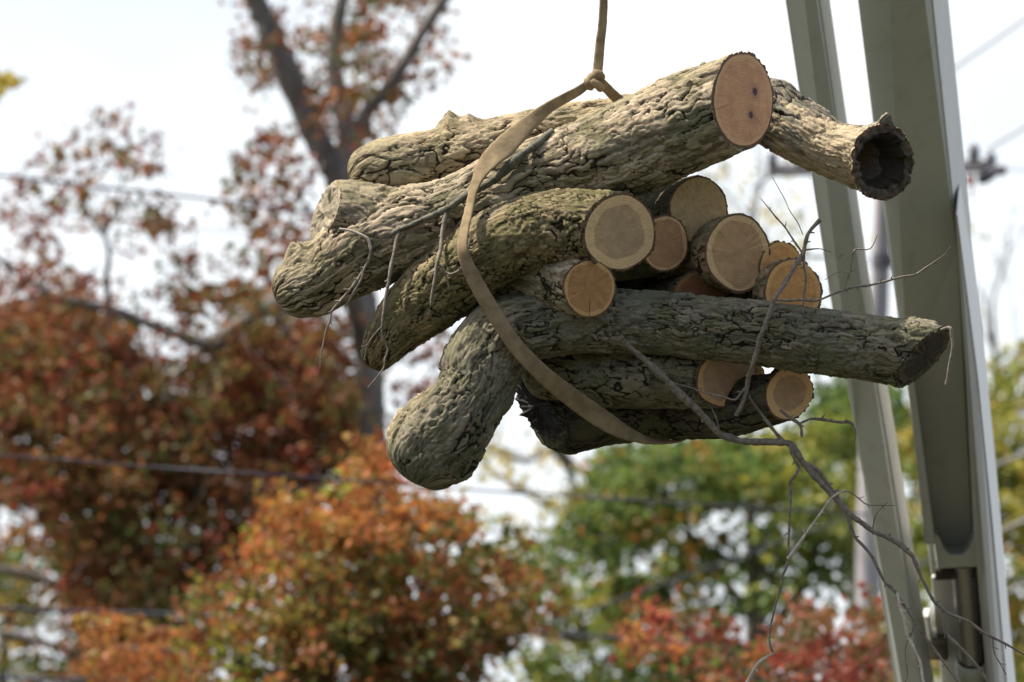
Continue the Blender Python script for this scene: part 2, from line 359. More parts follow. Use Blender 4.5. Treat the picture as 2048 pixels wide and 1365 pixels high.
# mossy log
log('mossy green-brown log across the middle, pale rim round its grey-brown cut',
    [(746, 738, 66, 24), (768, 692, 78, 42), (830, 620, 95, 64), (920, 548, 130, 72), (1010, 482, 165, 76), (1110, 455, 185, 74), (1238, 466, 205, 76)],
    BARK_MOSS, {1: dict(n=(0.66, -0.10, 0.74), mat=W('wood_mossy_cut', (0.52, 0.355, 0.205), (0.82, 0.57, 0.3), r=0.70, seed=2.1, crack=0.12)), 0: 'round'},
    seed=9, amp=0.010, cell=(0.022, 0.05), lump=0.10, bumps=[(1278, 535, 205, 34, 12), (1195, 520, 205, 30, -8)])
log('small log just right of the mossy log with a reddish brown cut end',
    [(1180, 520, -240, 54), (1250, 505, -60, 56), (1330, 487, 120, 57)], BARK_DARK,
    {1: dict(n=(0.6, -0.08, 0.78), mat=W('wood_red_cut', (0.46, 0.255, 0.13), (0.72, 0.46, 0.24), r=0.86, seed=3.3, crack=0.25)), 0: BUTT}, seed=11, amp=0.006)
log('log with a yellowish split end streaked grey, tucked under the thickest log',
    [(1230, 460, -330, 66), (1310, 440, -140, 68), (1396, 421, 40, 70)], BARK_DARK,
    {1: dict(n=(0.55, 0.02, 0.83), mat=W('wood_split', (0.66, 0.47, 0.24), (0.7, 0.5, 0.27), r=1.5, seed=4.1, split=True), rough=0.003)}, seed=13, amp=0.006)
log('log right of the split one, cut end brown with the sun on its top edge',
    [(1300, 560, -360, 66), (1385, 530, -120, 66), (1476, 505, 105, 78)], BARK_BACK,
    {1: dict(n=(0.55, -0.02, 0.83), mat=W('wood_brown_cut', (0.52, 0.325, 0.165), (0.76, 0.52, 0.27), r=0.82, seed=5.7, crack=0.2)), 0: BUTT}, seed=15, amp=0.005, lump=0.1)
log('log half hidden behind two cut ends, only the top of its tan cut showing',
    [(1400, 590, -360, 50), (1480, 565, -150, 50), (1562, 537, 45, 55)], BARK_DARK,
    {1: dict(n=(0.6, 0.0, 0.8), mat=W('wood_tan_cut', (0.627, 0.330, 0.128), (0.713, 0.412, 0.160), r=0.8, seed=6.2, crack=0.15)), 0: BUTT}, seed=17, amp=0.006)
log('orange-tan cut log with reddish bark, rightmost above the long bent log',
    [(1430, 640, -240, 56), (1510, 610, -70, 60), (1586, 585, 96, 66)], BARK_BACK,
    {1: dict(n=(0.55, -0.02, 0.83), mat=W('wood_orange_cut', (0.671, 0.339, 0.121), (0.779, 0.449, 0.172), r=0.80, seed=7.9, crack=0.2)), 0: BUTT}, seed=19, amp=0.009)
log('log sunk between the cut ends with a dark end, behind the long lower log',
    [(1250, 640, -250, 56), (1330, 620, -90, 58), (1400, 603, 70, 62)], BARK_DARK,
    {1: dict(n=(0.5, 0.0, 0.85), mat=W('wood_dark_cut', (0.260, 0.119, 0.055), (0.368, 0.192, 0.076), r=0.86, seed=8.4, crack=0.3)), 0: BUTT}, seed=21, amp=0.006)  # darker brown than the neighbouring cut ends
log('round log under the mossy one, brown cut end split by a check at its foot',
    [(930, 560, 10, 50), (1040, 556, 90, 54), (1110, 562, 160, 56), (1180, 576, 238, 58)], BARK_LIGHT,
    {1: dict(n=(0.45, -0.06, 0.89), mat=W('wood_round_cut', (0.437, 0.232, 0.097), (0.645, 0.396, 0.168), r=0.84, seed=-0.9, crack=0.8)), 0: BUTT}, seed=23, amp=0.006)
# long bent lower log
low = log('long bent lower log with grey-green furrowed bark, drooping to a thick bulb at the left',
    [(826, 966, 190, 58), (852, 914, 192, 78), (888, 868, 192, 84), (926, 820, 188, 74), (954, 774, 180, 70), (970, 728, 172, 75), (1006, 672, 158, 74), (1080, 650, 146, 66), (1160, 640, 140, 64), (1300, 645, 140, 60), (1500, 664, 155, 62), (1690, 690, 175, 62), (1800, 706, 188, 62), (1858, 714, 195, 60), (1950, 726, 202, 58)],
    BARK_GREEN, {1: dict(n=(0.70, -0.56, 0.44), at=(1848, 712, 195), ragged=0.005, mat=W('wood_rough_dark', (0.07, 0.055, 0.04), (0.12, 0.095, 0.065), seed=9.1, split=True), rough=0.004), 0: 'round'},  # right cut is a very dark, rough brown
    seed=27, amp=0.010, cell=(0.022, 0.09), lump=0.07, bumps=[(1850, 655, 190, 40, 10), (1822, 648, 180, 18, 9), (1800, 770, 190, 40, 6), (798, 890, 195, 26, 12), (850, 985, 192, 30, 10), (930, 925, 192, 26, 10), (1010, 800, 186, 26, 10), (895, 740, 175, 24, 10), (905, 700, 180, 40, 10), (1600, 745, 150, 30, 6), (905, 960, 190, 50, 8)])
log('', [(812, 925, 180, 46), (836, 878, 192, 58), (872, 838, 190, 56), (915, 790, 160, 46)], BARK_BACK, {0: 'round', 1: 'round'}, seed=51, amp=0.010, parent=low, partname='knob', lump=0.1)  # paler bark than the bulb, painting sunlight onto its upper-left knob
log('log right under the long bent log, half of its grey-brown oval cut showing',
    [(1050, 735, 0, 58), (1120, 735, 30, 66), (1220, 745, 55, 70), (1330, 750, 70, 66), (1450, 757, 92, 60)], BARK_GREEN,
    {1: dict(n=(0.62, -0.12, 0.77), mat=W('wood_oval_cut', (0.437, 0.289, 0.185), (0.686, 0.425, 0.210), r=0.80, seed=1.9, crack=0.1)), 0: 'round'}, seed=29, amp=0.008)
log('lowest log, black at its left end, with a lobed pale-rimmed cut at right',
    [(1076, 812, -5, 46), (1106, 828, 0, 62), (1150, 836, -5, 64), (1215, 828, -20, 62), (1330, 818, -30, 62), (1450, 815, 20, 58), (1520, 805, 60, 54), (1578, 789, 100, 52)], BARK_BLACK,
    {1: dict(n=(0.5, -0.02, 0.86), mat=W('wood_lobed_cut', (0.499, 0.318, 0.185), (0.790, 0.502, 0.244), r=0.66, seed=2.9, crack=0.1)), 0: dict(n=(-0.80, -0.15, 0.58), mat=W('wood_near_black', (0.035, 0.032, 0.03), (0.06, 0.055, 0.05), seed=6, split=True, edge=(0.05, 0.045, 0.04)), name='black_end', rough=0.012, ragged=0.012)}, seed=35, amp=0.008, lump=0.13,  # left end is near black and ragged
    bumps=[(1140, 890, 0, 40, 10), (1535, 765, 100, 22, -12), (1555, 742, 95, 18, 6), (1545, 830, 95, 22, -8)])
log('thin log peeking out between the two lowest cut ends',
    [(1380, 770, -60, 28), (1440, 760, 10, 28), (1500, 752, 50, 30)], BARK_DARK,
    {1: dict(n=(0.5, -0.02, 0.86), mat=W('wood_peek_cut', (0.563, 0.312, 0.128), (0.713, 0.412, 0.160), seed=4.9))}, seed=37, amp=0.005)
log('added dark log in the heart of the bundle, blocks sky behind the cut ends',
    [(990, 530, -120, 62), (1150, 540, -170, 80), (1320, 520, -230, 90), (1440, 520, -260, 80)], BARK_DARK, {0: 'round', 1: 'round'}, seed=39, amp=0.008)  # filler log added to keep sky from showing through the gaps

# ------------------------------------------------------------------ tubes, twigs
def tube_arrays(p4, ns=8, step=None, seed=0.0, wob=0.15, base=0):
    """p4: rows x,y,z,r (world). returns verts, faces"""
    sp = spline(p4, step) if step else np.asarray(p4, float)
    c = sp[:, :3]; r = np.maximum(sp[:, 3], 1e-4); t, u, v = frames(c, (0.3, 0.8, 0.5)); th = np.arange(ns) / ns * 2 * math.pi
    nrm = u[:, None] * np.cos(th)[None, :, None] + v[:, None] * np.sin(th)[None, :, None]
    k = np.repeat(c, ns, 0) / np.maximum(np.repeat(r, ns), 1e-3)[:, None] * 0.35 + seed
    rr = (r[:, None] * np.ones(ns)).ravel() * (1 + wob * vnoise(k))
    return np.repeat(c, ns, 0) + nrm.reshape(-1, 3) * rr[:, None], grid_faces(len(c), ns, base)
class Tubes:
    def __init__(s): s.v = []; s.f = []; s.n = 0; s.k = 0
    def add(s, p4, ns=8, step=None, wob=0.15):
        s.k += 1; v, f = tube_arrays(p4, ns, step, s.k * 1.7, wob, s.n); s.v.append(v); s.f.append(f); s.n += len(v)
    def build(s, name, m, parent=None): return make_mesh(name, np.vstack(s.v), np.vstack(s.f), m, parent)
def px(rows, D=None):
    """rows (px, py, dz, r_px) near the bundle, or (px, py, r_px) at depth D"""
    if D is None: return [[*P(a, b, dz=z), r * S] for a, b, z, r in rows]
    return [[*P(a, b, D), r * D / F] for a, b, r in rows]
TWIG = simple_mat('twig_bark', (0.12, 0.10, 0.08), (0.25, 0.21, 0.165), scale=60, bump=0.5, dist=0.003)
TWIG_D = simple_mat('twig_bark_dark', (0.05, 0.05, 0.035), (0.16, 0.15, 0.11), scale=50, bump=0.6, dist=0.004)
TWIG_P = simple_mat('twig_bare_pale', (0.40, 0.33, 0.27), (0.62, 0.55, 0.47), scale=60, bump=0.4, dist=0.003)
rng = random.Random(5)
def twig(T, rows, ns=7, buds=True):
    rows2 = []
    for i, r in enumerate(rows):
        rows2.append((*r[:3], r[3] * 0.74))
        if i < len(rows) - 1:
            n = rows[i + 1]; d = math.hypot(n[0] - r[0], n[1] - r[1]); k = int(d // 34)
            for j in range(1, k + 1):
                f = j / (k + 1); a = 2.2 if d > 20 else 0
                rows2.append((r[0] + (n[0] - r[0]) * f + rng.uniform(-a, a), r[1] + (n[1] - r[1]) * f + rng.uniform(-a, a), r[2] + (n[2] - r[2]) * f, (r[3] + (n[3] - r[3]) * f) * rng.uniform(0.66, 0.98)))
    T.add(px(rows2), ns, 6 * S, 0.22)
    if buds:
        for i in range(1, len(rows2) - 1):
            if rng.random() < 0.6:
                a = rows2[i]; s_ = rng.choice((-1, 1)); l = rng.uniform(5, 11); w_ = a[3] * 0.55 + 0.4
                dx, dy = rows2[i + 1][0] - a[0], rows2[i + 1][1] - a[1]; q = math.hypot(dx, dy) + 1e-6; dx /= q; dy /= q
                T.add(px([(a[0], a[1], a[2], w_), (a[0] + (dx * 0.7 - dy * s_) * l, a[1] + (dy * 0.7 + dx * s_) * l, a[2] + 2, w_ * 0.5)]), 5, None, 0)
# branch lying over the thick log, with hanging twigs
b1_ = thing('thin_branch', P(1000, 350, dz=175), 'dark slender branch lying over the thickest log, bare twigs hanging from its left end', 'branch', 'thin branches caught in the bundle')
T = Tubes(); twig(T, [(1105, 262, 130, 8), (1050, 305, 168, 10), (1000, 350, 172, 11), (900, 415, 160, 9), (845, 440, 150, 8), (795, 462, 140, 7), (742, 500, 132, 5)], 9, False)
T.build('stem', TWIG_D, b1_)
T = Tubes()
twig(T, [(742, 500, 132, 5), (735, 478, 135, 4.5), (712, 466, 138, 4), (678, 458, 140, 2.5)], buds=False); T.build('twig', TWIG_P, b1_)
T = Tubes(); twig(T, [(742, 500, 132, 5), (730, 535, 135, 4), (700, 580, 140, 4), (664, 622, 140, 3), (652, 660, 140, 2), (640, 735, 140, 1.2)])
twig(T, [(738, 520, 132, 3.5), (722, 560, 140, 3.5), (700, 598, 142, 3), (690, 615, 142, 2.4)]); T.build('twig', TWIG, b1_)
T = Tubes(); twig(T, [(800, 460, 140, 6), (790, 500, 150, 5), (778, 560, 160, 5), (768, 620, 165, 4), (764, 670, 165, 3.5), (776, 700, 165, 2.6), (768, 735, 165, 2.2), (736, 776, 165, 1.6)])
twig(T, [(766, 650, 165, 2), (735, 690, 165, 1.2), (728, 720, 165, 1)]); T.build('twig', TWIG, b1_)
T = Tubes(); twig(T, [(892, 420, 158, 6), (884, 470, 175, 5.5), (876, 520, 205, 5), (870, 560, 210, 4.5), (862, 612, 210, 3)])
twig(T, [(878, 530, 206, 3.5), (898, 548, 212, 3), (920, 540, 235, 3), (935, 505, 262, 2.6), (942, 470, 262, 2)]); twig(T, [(890, 545, 208, 3), (898, 575, 210, 3)]); T.build('twig', TWIG, b1_)
# long branch trailing to the lower right
b2_ = thing('thin_branch', P(1450, 880, dz=150), 'long bare branch leaving the bundle underneath, forking into twigs trailing down to the right', 'branch', 'thin branches caught in the bundle')
T = Tubes()
twig(T, [(1250, 686, 210, 6), (1290, 720, 190, 8), (1335, 762, 180, 9), (1390, 815, 165, 10), (1440, 868, 155, 9), (1480, 882, 150, 9), (1540, 884, 150, 9), (1582, 888, 150, 8), (1606, 925, 150, 8), (1650, 975, 150, 8), (1700, 1030, 150, 8), (1745, 1062, 150, 7.5), (1800, 1088, 150, 8), (1826, 1112, 150, 7)], 9)
T.build('stem', TWIG, b2_)
T = Tubes(); twig(T, [(1826, 1112, 150, 5), (1843, 1155, 150, 4.5), (1870, 1205, 150, 4.5), (1895, 1226, 150, 4), (1940, 1245, 150, 4), (1985, 1275, 150, 3.5), (2060, 1315, 150, 3), (2160, 1350, 150, 2)])
twig(T, [(1884, 1222, 150, 4), (1892, 1265, 150, 4), (1925, 1300, 150, 4), (1975, 1362, 150, 3.5), (2020, 1430, 150, 2.5)]); T.build('twig', TWIG, b2_)
T = Tubes(); twig(T, [(1695, 1030, 150, 5), (1710, 1075, 150, 4.5), (1745, 1115, 150, 4.5), (1770, 1165, 150, 4.5), (1795, 1190, 150, 4.5), (1830, 1245, 150, 3.5), (1870, 1300, 150, 3.5), (1905, 1350, 150, 3), (1950, 1410, 150, 2)]); T.build('twig', TWIG, b2_)
T = Tubes(); twig(T, [(1794, 1185, 152, 4.5), (1802, 1220, 152, 4), (1822, 1285, 152, 3.8), (1842, 1330, 152, 3.2), (1856, 1400, 152, 2.5)]); T.build('twig', TWIG_P, b2_)
T = Tubes(); twig(T, [(1580, 886, 154, 6), (1590, 920, 154, 4.5), (1598, 935, 154, 4.5), (1580, 965, 154, 4), (1579, 1040, 154, 3), (1577, 1110, 154, 3.6), (1560, 1180, 154, 3), (1542, 1250, 154, 3), (1540, 1290, 154, 3), (1547, 1308, 154, 3)]); T.build('twig', TWIG, b2_)
T = Tubes(); twig(T, [(1575, 1118, 156, 4), (1610, 1070, 156, 3.5), (1660, 1000, 156, 3.5), (1692, 980, 156, 2.6)]); T.build('twig', TWIG_P, b2_); T = Tubes(); twig(T, [(1547, 1306, 154, 3), (1538, 1312, 156, 3.8), (1510, 1335, 156, 3.8), (1478, 1385, 156, 3.5)]); T.build('twig', TWIG_P, b2_)
T = Tubes(); twig(T, [(1582, 895, 150, 5), (1545, 858, 150, 5), (1520, 825, 150, 4), (1498, 792, 170, 3)]); twig(T, [(1606, 925, 148, 6), (1640, 945, 145, 5.5), (1672, 990, 145, 5), (1700, 1030, 146, 4)])
twig(T, [(1560, 820, 152, 4), (1600, 850, 152, 5), (1604, 875, 152, 4)]); T.build('twig', TWIG, b2_)
T = Tubes(); twig(T, [(1620, 838, 152, 3.5), (1660, 842, 152, 3.5), (1702, 846, 152, 4), (1712, 870, 152, 2.2), (1705, 895, 152, 1.2)]); twig(T, [(1702, 846, 152, 2), (1690, 840, 152, 3)]); twig(T, [(1620, 838, 152, 3), (1598, 848, 150, 3)]); T.build('twig', TWIG, b2_)
T = Tubes(); twig(T, [(1650, 978, 152, 2.6), (1700, 985, 158, 2), (1735, 1010, 160, 1.6), (1790, 1012, 160, 1)]); twig(T, [(1745, 1062, 150, 2.6), (1752, 1030, 155, 1.8), (1775, 1005, 155, 1)]); T.build('twig', TWIG, b2_)
T = Tubes(); twig(T, [(1830, 1245, 150, 2.4), (1812, 1290, 152, 2), (1815, 1350, 152, 1.6), (1800, 1410, 152, 1)]); T.build('twig', TWIG, b2_)
T = Tubes(); twig(T, [(1985, 1275, 150, 2.4), (1990, 1310, 150, 1.8), (2012, 1350, 150, 1.4)]); T.build('twig', TWIG, b2_); T = Tubes(); twig(T, [(1440, 868, 158, 3), (1432, 835, 165, 2.2), (1422, 815, 168, 1.6)]); T.build('twig', TWIG, b2_)
# upright stick
b3_ = thing('thin_branch', P(1530, 640, dz=245), 'upright crooked twig standing across the cut ends, with a side shoot reaching the crane', 'branch', 'thin branches caught in the bundle')
T = Tubes()
twig(T, [(1472, 832, 190, 5), (1492, 785, 200, 5.5), (1505, 730, 230, 6), (1528, 655, 245, 6), (1548, 600, 240, 6), (1580, 550, 220, 6), (1606, 508, 205, 6), (1618, 465, 195, 5), (1640, 440, 190, 6)], 8)
T.build('stem', TWIG, b3_)
T = Tubes()
twig(T, [(1548, 600, 240, 3), (1600, 600, 235, 3), (1640, 600, 225, 3.2), (1690, 580, 215, 3.2), (1760, 566, 210, 2.8), (1830, 550, 200, 2.6), (1868, 525, 200, 2.2), (1902, 494, 200, 1.4)])
twig(T, [(1688, 580, 215, 2.6), (1700, 545, 215, 2.4), (1710, 500, 215, 2.2), (1740, 498, 215, 1.8), (1755, 470, 215, 1)]); twig(T, [(1700, 545, 215, 1.5), (1676, 545, 215, 1), (1650, 560, 215, 1)])
T.build('side_shoot', TWIG, b3_)
T = Tubes(); twig(T, [(1606, 508, 205, 3), (1570, 455, 200, 2.2), (1540, 420, 200, 1.8), (1522, 398, 200, 1)]); twig(T, [(1612, 500, 205, 2.6), (1640, 498, 205, 1.5), (1662, 505, 205, 1.4)]); twig(T, [(1608, 505, 205, 3.5), (1612, 560, 212, 3), (1606, 625, 220, 2.6)])
twig(T, [(1606, 470, 200, 1.3), (1570, 400, 200, 1.1), (1545, 355, 200, 0.8)], buds=False)
T.build('side_shoot', TWIG, b3_)
T = Tubes(); twig(T, [(1498, 770, 205, 4), (1470, 800, 200, 2.6), (1430, 790, 190, 2.4), (1380, 775, 180, 2), (1330, 760, 180, 1.5)]); T.build('side_shoot', TWIG, b3_)
b4_ = thing('thin_branch', P(1900, 660, dz=270), 'short grey twig hanging from the right end of the long bent log', 'twig', 'thin branches caught in the bundle')
T = Tubes(); twig(T, [(1882, 660, 262, 4), (1900, 656, 272, 5), (1906, 690, 275, 4.5), (1898, 735, 275, 4), (1892, 770, 275, 4.5)], buds=False); T.build('stem', TWIG, b4_)

# ------------------------------------------------------------------ sling
SL = simple_mat('sling_webbing', (0.19, 0.14, 0.08), (0.30, 0.225, 0.13), scale=22, bump=0.35, dist=0.003, spec=0.15)
sling = thing('lifting_sling', P(1190, 165, dz=40), 'worn tan lifting sling choked round the log bundle and hanging from above', 'sling')
def ribbon(rows, name, thick=5, step=5):
    """rows: px, py, dz, width px, twist degrees about the run (0 = flat to the camera)"""
    a = np.array([[*P(x, y, dz=z), w_ * S * 0.78, R(tw)] for x, y, z, w_, tw in rows]); sp = spline(a, step * S); c = sp[:, :3]
    t = np.gradient(c, axis=0); t /= np.linalg.norm(t, axis=1)[:, None]
    side = np.cross(t, -FW); side /= np.linalg.norm(side, axis=1)[:, None]; nn = np.cross(side, t)
    ca, sa = np.cos(sp[:, 4])[:, None], np.sin(sp[:, 4])[:, None]
    side, nn = side * ca + nn * sa, nn * ca - side * sa
    prof = []; n = 14
    for i in range(n):
        th = 2 * math.pi * i / n; x = math.copysign(abs(math.cos(th)) ** 0.6, math.cos(th)); y = math.copysign(abs(math.sin(th)) ** 0.6, math.sin(th)); prof.append((x, y))
    V = np.zeros((len(c), n, 3))
    fz = np.array([vnoise(c * 130 + k * 7) for k in range(n)]).T
    for k, (x, y) in enumerate(prof):
        V[:, k] = c + side * (sp[:, 3] / 2 * x * (1 + 0.05 * fz[:, k]))[:, None] + nn * (thick * S / 2 * y * (1 + 0.5 * x * x * fz[:, k]))[:, None]
    return make_mesh(name, V.reshape(-1, 3), grid_faces(len(c), n), SL, sling)
ribbon([(1210, -700, 40, 21, 20), (1208, -100, 40, 21, 15), (1206, 30, 40, 22, 5), (1200, 90, 40, 24, 0), (1194, 150, 42, 26, -10), (1186, 172, 44, 24, 0)], 'hanging_strap', 9)
ribbon([(1180, 166, 62, 22, 30), (1150, 186, 66, 26, 20), (1100, 214, 80, 30, 10), (1055, 250, 120, 44, -10), (1010, 292, 160, 58, -15), (972, 330, 188, 50, -30), (950, 372, 196, 30, -40), (938, 420, 215, 28, -40), (927, 470, 246, 28, -30), (926, 505, 262, 30, -15),
        (945, 552, 262, 38, 0), (985, 622, 254, 40, 0), (1030, 690, 248, 40, 5), (1085, 748, 222, 44, 0), (1150, 800, 160, 50, 0), (1215, 845, 118, 50, 12), (1268, 872, 80, 38, 40), (1320, 884, 30, 26, 72), (1375, 872, -70, 24, 85), (1395, 800, -180, 30, 60),
        (1400, 700, -260, 40, 0), (1370, 500, -330, 40, 0), (1320, 330, -240, 40, 0), (1262, 225, -110, 30, 0), (1228, 192, -20, 27, 0), (1196, 160, 46, 26, 0)], 'choke_loop', 6)
T = Tubes(); T.add(px([(1176, 178, 58, 11), (1183, 158, 64, 12), (1196, 150, 62, 11), (1202, 158, 50, 9)]), 12, 3 * S, 0.25)
T.add(px([(1180, 162, 66, 8), (1192, 168, 70, 9), (1204, 178, 62, 8)]), 10, 3 * S, 0.2); T.build('knot', SL, sling)

# ------------------------------------------------------------------ crane
PAINT = simple_mat('crane_paint', (0.60, 0.60, 0.56), (0.66, 0.66, 0.62), scale=3, rough=0.32, bump=0.0, spec=0.5)
def paint(name, col, rough=0.42):
    m, t, bs = mat(name); b = NB(t); co = b.n('TexCoord').outputs['Object']
    n1 = b.noise(co, 2.0, 4); c = b.mix(b.rng(n1, 0.3, 0.7), tuple(0.92 * k for k in col), col)
    sp = b.rng(b.noise(co, 11, 3, 0.5), 0.70, 0.74); c = b.mix(b.math('MULTIPLY', sp, 0.6), c, (0.22, 0.15, 0.07))
    streak = b.rng(b.noise(b.vmul(co, (9, 9, 0.5)), 1.6, 4, 0.6), 0.5, 0.75, 0, 0.28); c = b.mix(streak, c, (0.25, 0.22, 0.16))
    b.l(c, bs.inputs['Base Color']); bs.inputs['Roughness'].default_value = rough; bs.inputs['Specular IOR Level'].default_value = 0.5
    return m
PAINT = paint('crane_paint', (0.47, 0.475, 0.43)); PAINT2 = paint('crane_paint_grey', (0.43, 0.42, 0.40), 0.35)
CHROME = simple_mat('chrome_rod', (0.34, 0.32, 0.31), (0.46, 0.44, 0.42), scale=3, rough=0.38, bump=0, metal=1.0)
GREASE = simple_mat('greasy_steel', (0.03, 0.028, 0.022), (0.09, 0.075, 0.055), scale=14, rough=0.5, bump=0.3, dist=0.004)
def prism(name, front, back, m, parent, bevel=0.006):
    """front/back: matching lists of world points (any n-gon section); closed hull between them"""
    n = len(front); import bmesh
    bm = bmesh.new(); a = [bm.verts.new(p) for p in front]; b = [bm.verts.new(p) for p in back]
    bm.faces.new(a); bm.faces.new(b[::-1])
    for i in range(n): bm.faces.new((a[i], b[i], b[(i + 1) % n], a[(i + 1) % n])[::-1])
    bmesh.ops.recalc_face_normals(bm, faces=bm.faces)
    if bevel: bmesh.ops.bevel(bm, geom=list(bm.edges), offset=bevel, segments=2, affect='EDGES', profile=0.5)
    me = bpy.data.meshes.new(name); bm.to_mesh(me); bm.free(); me.materials.append(m)
    o = bpy.data.objects.new(name, me); C.objects.link(o); put_under(o, parent); return o
def CD(py, Dm=30.0, tilt=0.95):
    """depth of the leaning booms: the upper end is nearer the camera"""
    return Dm + (py - 682) * (30.0 / F) * tilt
def slab(name, edges, m, parent, back=(28, 0.30), off=0.0, Dm=30.0, bevel=0.006):
    """edges: rows (py, x_left, x_right) down the boom; back = (pixels right, metres away)"""
    k = 0
    fr = [P(x0, y, CD(y, Dm) - off) for y, x0, x1 in edges] + [P(x1, y, CD(y, Dm) - off) for y, x0, x1 in edges[::-1]]
    dv = RT * back[0] * Dm / F + FW * back[1] - FW * 0
    dv = RT * (back[0] * Dm / F) + (FW + UP * 0.35) / math.hypot(1, 0.35) * back[1]
    return prism(name, fr, [p + dv for p in fr], m, parent, bevel)
crane = thing('crane_boom', P(1960, 1365, 31.0), 'wide grey-white crane boom with a hydraulic rod at its foot, right of the narrow one', 'crane boom', 'leaning boom sections of the crane')
slab('boom_box', [(-900, 1575, 1738), (0, 1715, 1866), (500, 1777, 1917), (760, 1812, 1931), (1150, 1862, 1950)], PAINT, crane, back=(34, 0.34))
slab('side_plate', [(430, 1911, 1915), (760, 1932, 1957), (1050, 1946, 1986), (1365, 1974, 2014), (1900, 2020, 2068), (2900, 2110, 2170)], PAINT2, crane, back=(26, 0.62), off=0.26)
slab('side_plate', [(690, 1808, 1812), (760, 1814, 1828), (1050, 1846, 1866), (1090, 1850, 1871)], PAINT2, crane, back=(8, 0.4), off=0.26)
slab('lower_box', [(1155, 1862, 1980), (1365, 1882, 1990), (1900, 1930, 2040), (2900, 2020, 2130)], PAINT2, crane, back=(24, 0.35), off=-0.01)
# bracket with a V cut-out
def bp(x, y, o=0.20): return P(x, y, CD(y) - o)
vf = [(1866, 1068), (1878, 1074), (1888, 1098), (1900, 1110), (1926, 1110), (1938, 1098), (1948, 1074), (1956, 1066), (1960, 1134), (1876, 1138)]
dvb = FW * 0.16 + UP * 0.03
prism('cylinder_bracket', [bp(x, y) for x, y in vf], [bp(x, y) + dvb for x, y in vf], PAINT, crane, 0.004)
g2 = [(1957, 1068), (1988, 1078), (1966, 1128), (1960, 1134)]
prism('bracket_ear', [bp(x, y, 0.19) for x, y in g2], [bp(x, y, 0.19) + dvb for x, y in g2], PAINT, crane, 0.003)
T = Tubes(); T.add([[*bp(1870, 1146, 0.12), 0.03], [*bp(1964, 1142, 0.12), 0.03]], 14, None, 0); T.add([[*bp(1960, 1138, 0.14), 0.018], [*bp(1978, 1128, 0.14), 0.018]], 12, None, 0); T.build('hinge_pin', GREASE, crane)
T = Tubes(); T.add([[*bp(1927, 1120, 0.10), 0.050], [*bp(1944, 1330, 0.10), 0.050]], 28, None, 0); T.build('piston_rod', CHROME, crane)
T = Tubes(); T.add([[*bp(1944, 1318, 0.10), 0.058], [*bp(1944.2, 1321, 0.10), 0.068], [*bp(1946, 1345, 0.10), 0.068], [*bp(1946.2, 1348, 0.10), 0.062], [*bp(1990, 1900, 0.10), 0.062]], 28, None, 0); T.build('cylinder_barrel', PAINT, crane)
slab('hinge_block', [(1276, 1853, 1892), (1322, 1857, 1896)], GREASE, crane, back=(6, 0.12), off=0.03)
slab('hinge_plate', [(1234, 1844, 1858), (1284, 1850, 1864)], PAINT, crane, back=(6, 0.10), off=0.06)
jib = thing('crane_boom', P(1830, 1365, 30.5), 'narrow crane boom with a bright right edge, left of the wide one', 'crane boom', 'leaning boom sections of the crane')
slab('boom_box', [(-900, 1432, 1503), (0, 1570, 1640), (580, 1657, 1723), (865, 1711, 1772), (1365, 1789, 1850), (2900, 2020, 2080)], PAINT, jib, back=(19, 0.17), Dm=29.7)

# ------------------------------------------------------------------ ground
GR = simple_mat('leafy_grass', (0.03, 0.034, 0.018), (0.055, 0.05, 0.03), scale=0.6, rough=0.95, bump=0.4, dist=0.05)
g = make_mesh('ground', [(-1500, -1500, 0), (1500, -1500, 0), (1500, 1500, 0), (-1500, 1500, 0)], [(0, 1, 2, 3)], GR); tag(g, kind='structure')

# ------------------------------------------------------------------ trees
LM = bpy.data.materials.new('autumn_leaf'); LM.use_nodes = True; t_ = LM.node_tree; t_.nodes.clear(); b_ = NB(t_)
at_ = b_.attr('col'); d_ = b_.n('BsdfDiffuse'); tr_ = b_.n('BsdfTranslucent'); gl_ = b_.n('BsdfGlossy'); gl_.inputs['Roughness'].default_value = 0.45
m1_ = b_.n('MixShader'); m1_.inputs[0].default_value = 0.45; m2_ = b_.n('MixShader'); m2_.inputs[0].default_value = 0.02; o_ = b_.n('OutputMaterial')
b_.l(at_.outputs['Color'], d_.inputs[0]); b_.l(at_.outputs['Color'], tr_.inputs[0]); b_.l(d_.outputs[0], m1_.inputs[1]); b_.l(tr_.outputs[0], m1_.inputs[2])
b_.l(m1_.outputs[0], m2_.inputs[1]); b_.l(gl_.outputs[0], m2_.inputs[2]); b_.l(m2_.outputs[0], o_.inputs[0])
TB = simple_mat('tree_bark', (0.10, 0.088, 0.08), (0.23, 0.205, 0.185), scale=6, bump=0.9, dist=0.03, vec=(1, 1, 0.3))
TBP = simple_mat('bare_tree_bark', (0.09, 0.078, 0.062), (0.17, 0.15, 0.12), scale=6, bump=0.5, dist=0.02)
LEAF = np.array([(0, 0, 0), (0.42, 0.28, 0.07), (0.30, 0.62, 0.10), (0, 1.0, 0.0), (-0.30, 0.62, 0.10), (-0.42, 0.28, 0.07), (0, 0.45, -0.03)])
LF = np.array([(0, 1, 6), (1, 2, 6), (2, 3, 6), (3, 4, 6), (4, 5, 6), (5, 0, 6)])
RED = [(0.24, 0.08, 0.035), (0.29, 0.105, 0.042), (0.16, 0.055, 0.03), (0.38, 0.15, 0.048), (0.19, 0.10, 0.04), (0.26, 0.055, 0.032)]
REDG = RED + [(0.15, 0.14, 0.04), (0.21, 0.15, 0.04), (0.12, 0.13, 0.04)]
ORA = [(0.50, 0.19, 0.05), (0.44, 0.14, 0.045), (0.42, 0.23, 0.055), (0.30, 0.10, 0.035), (0.34, 0.22, 0.05)]
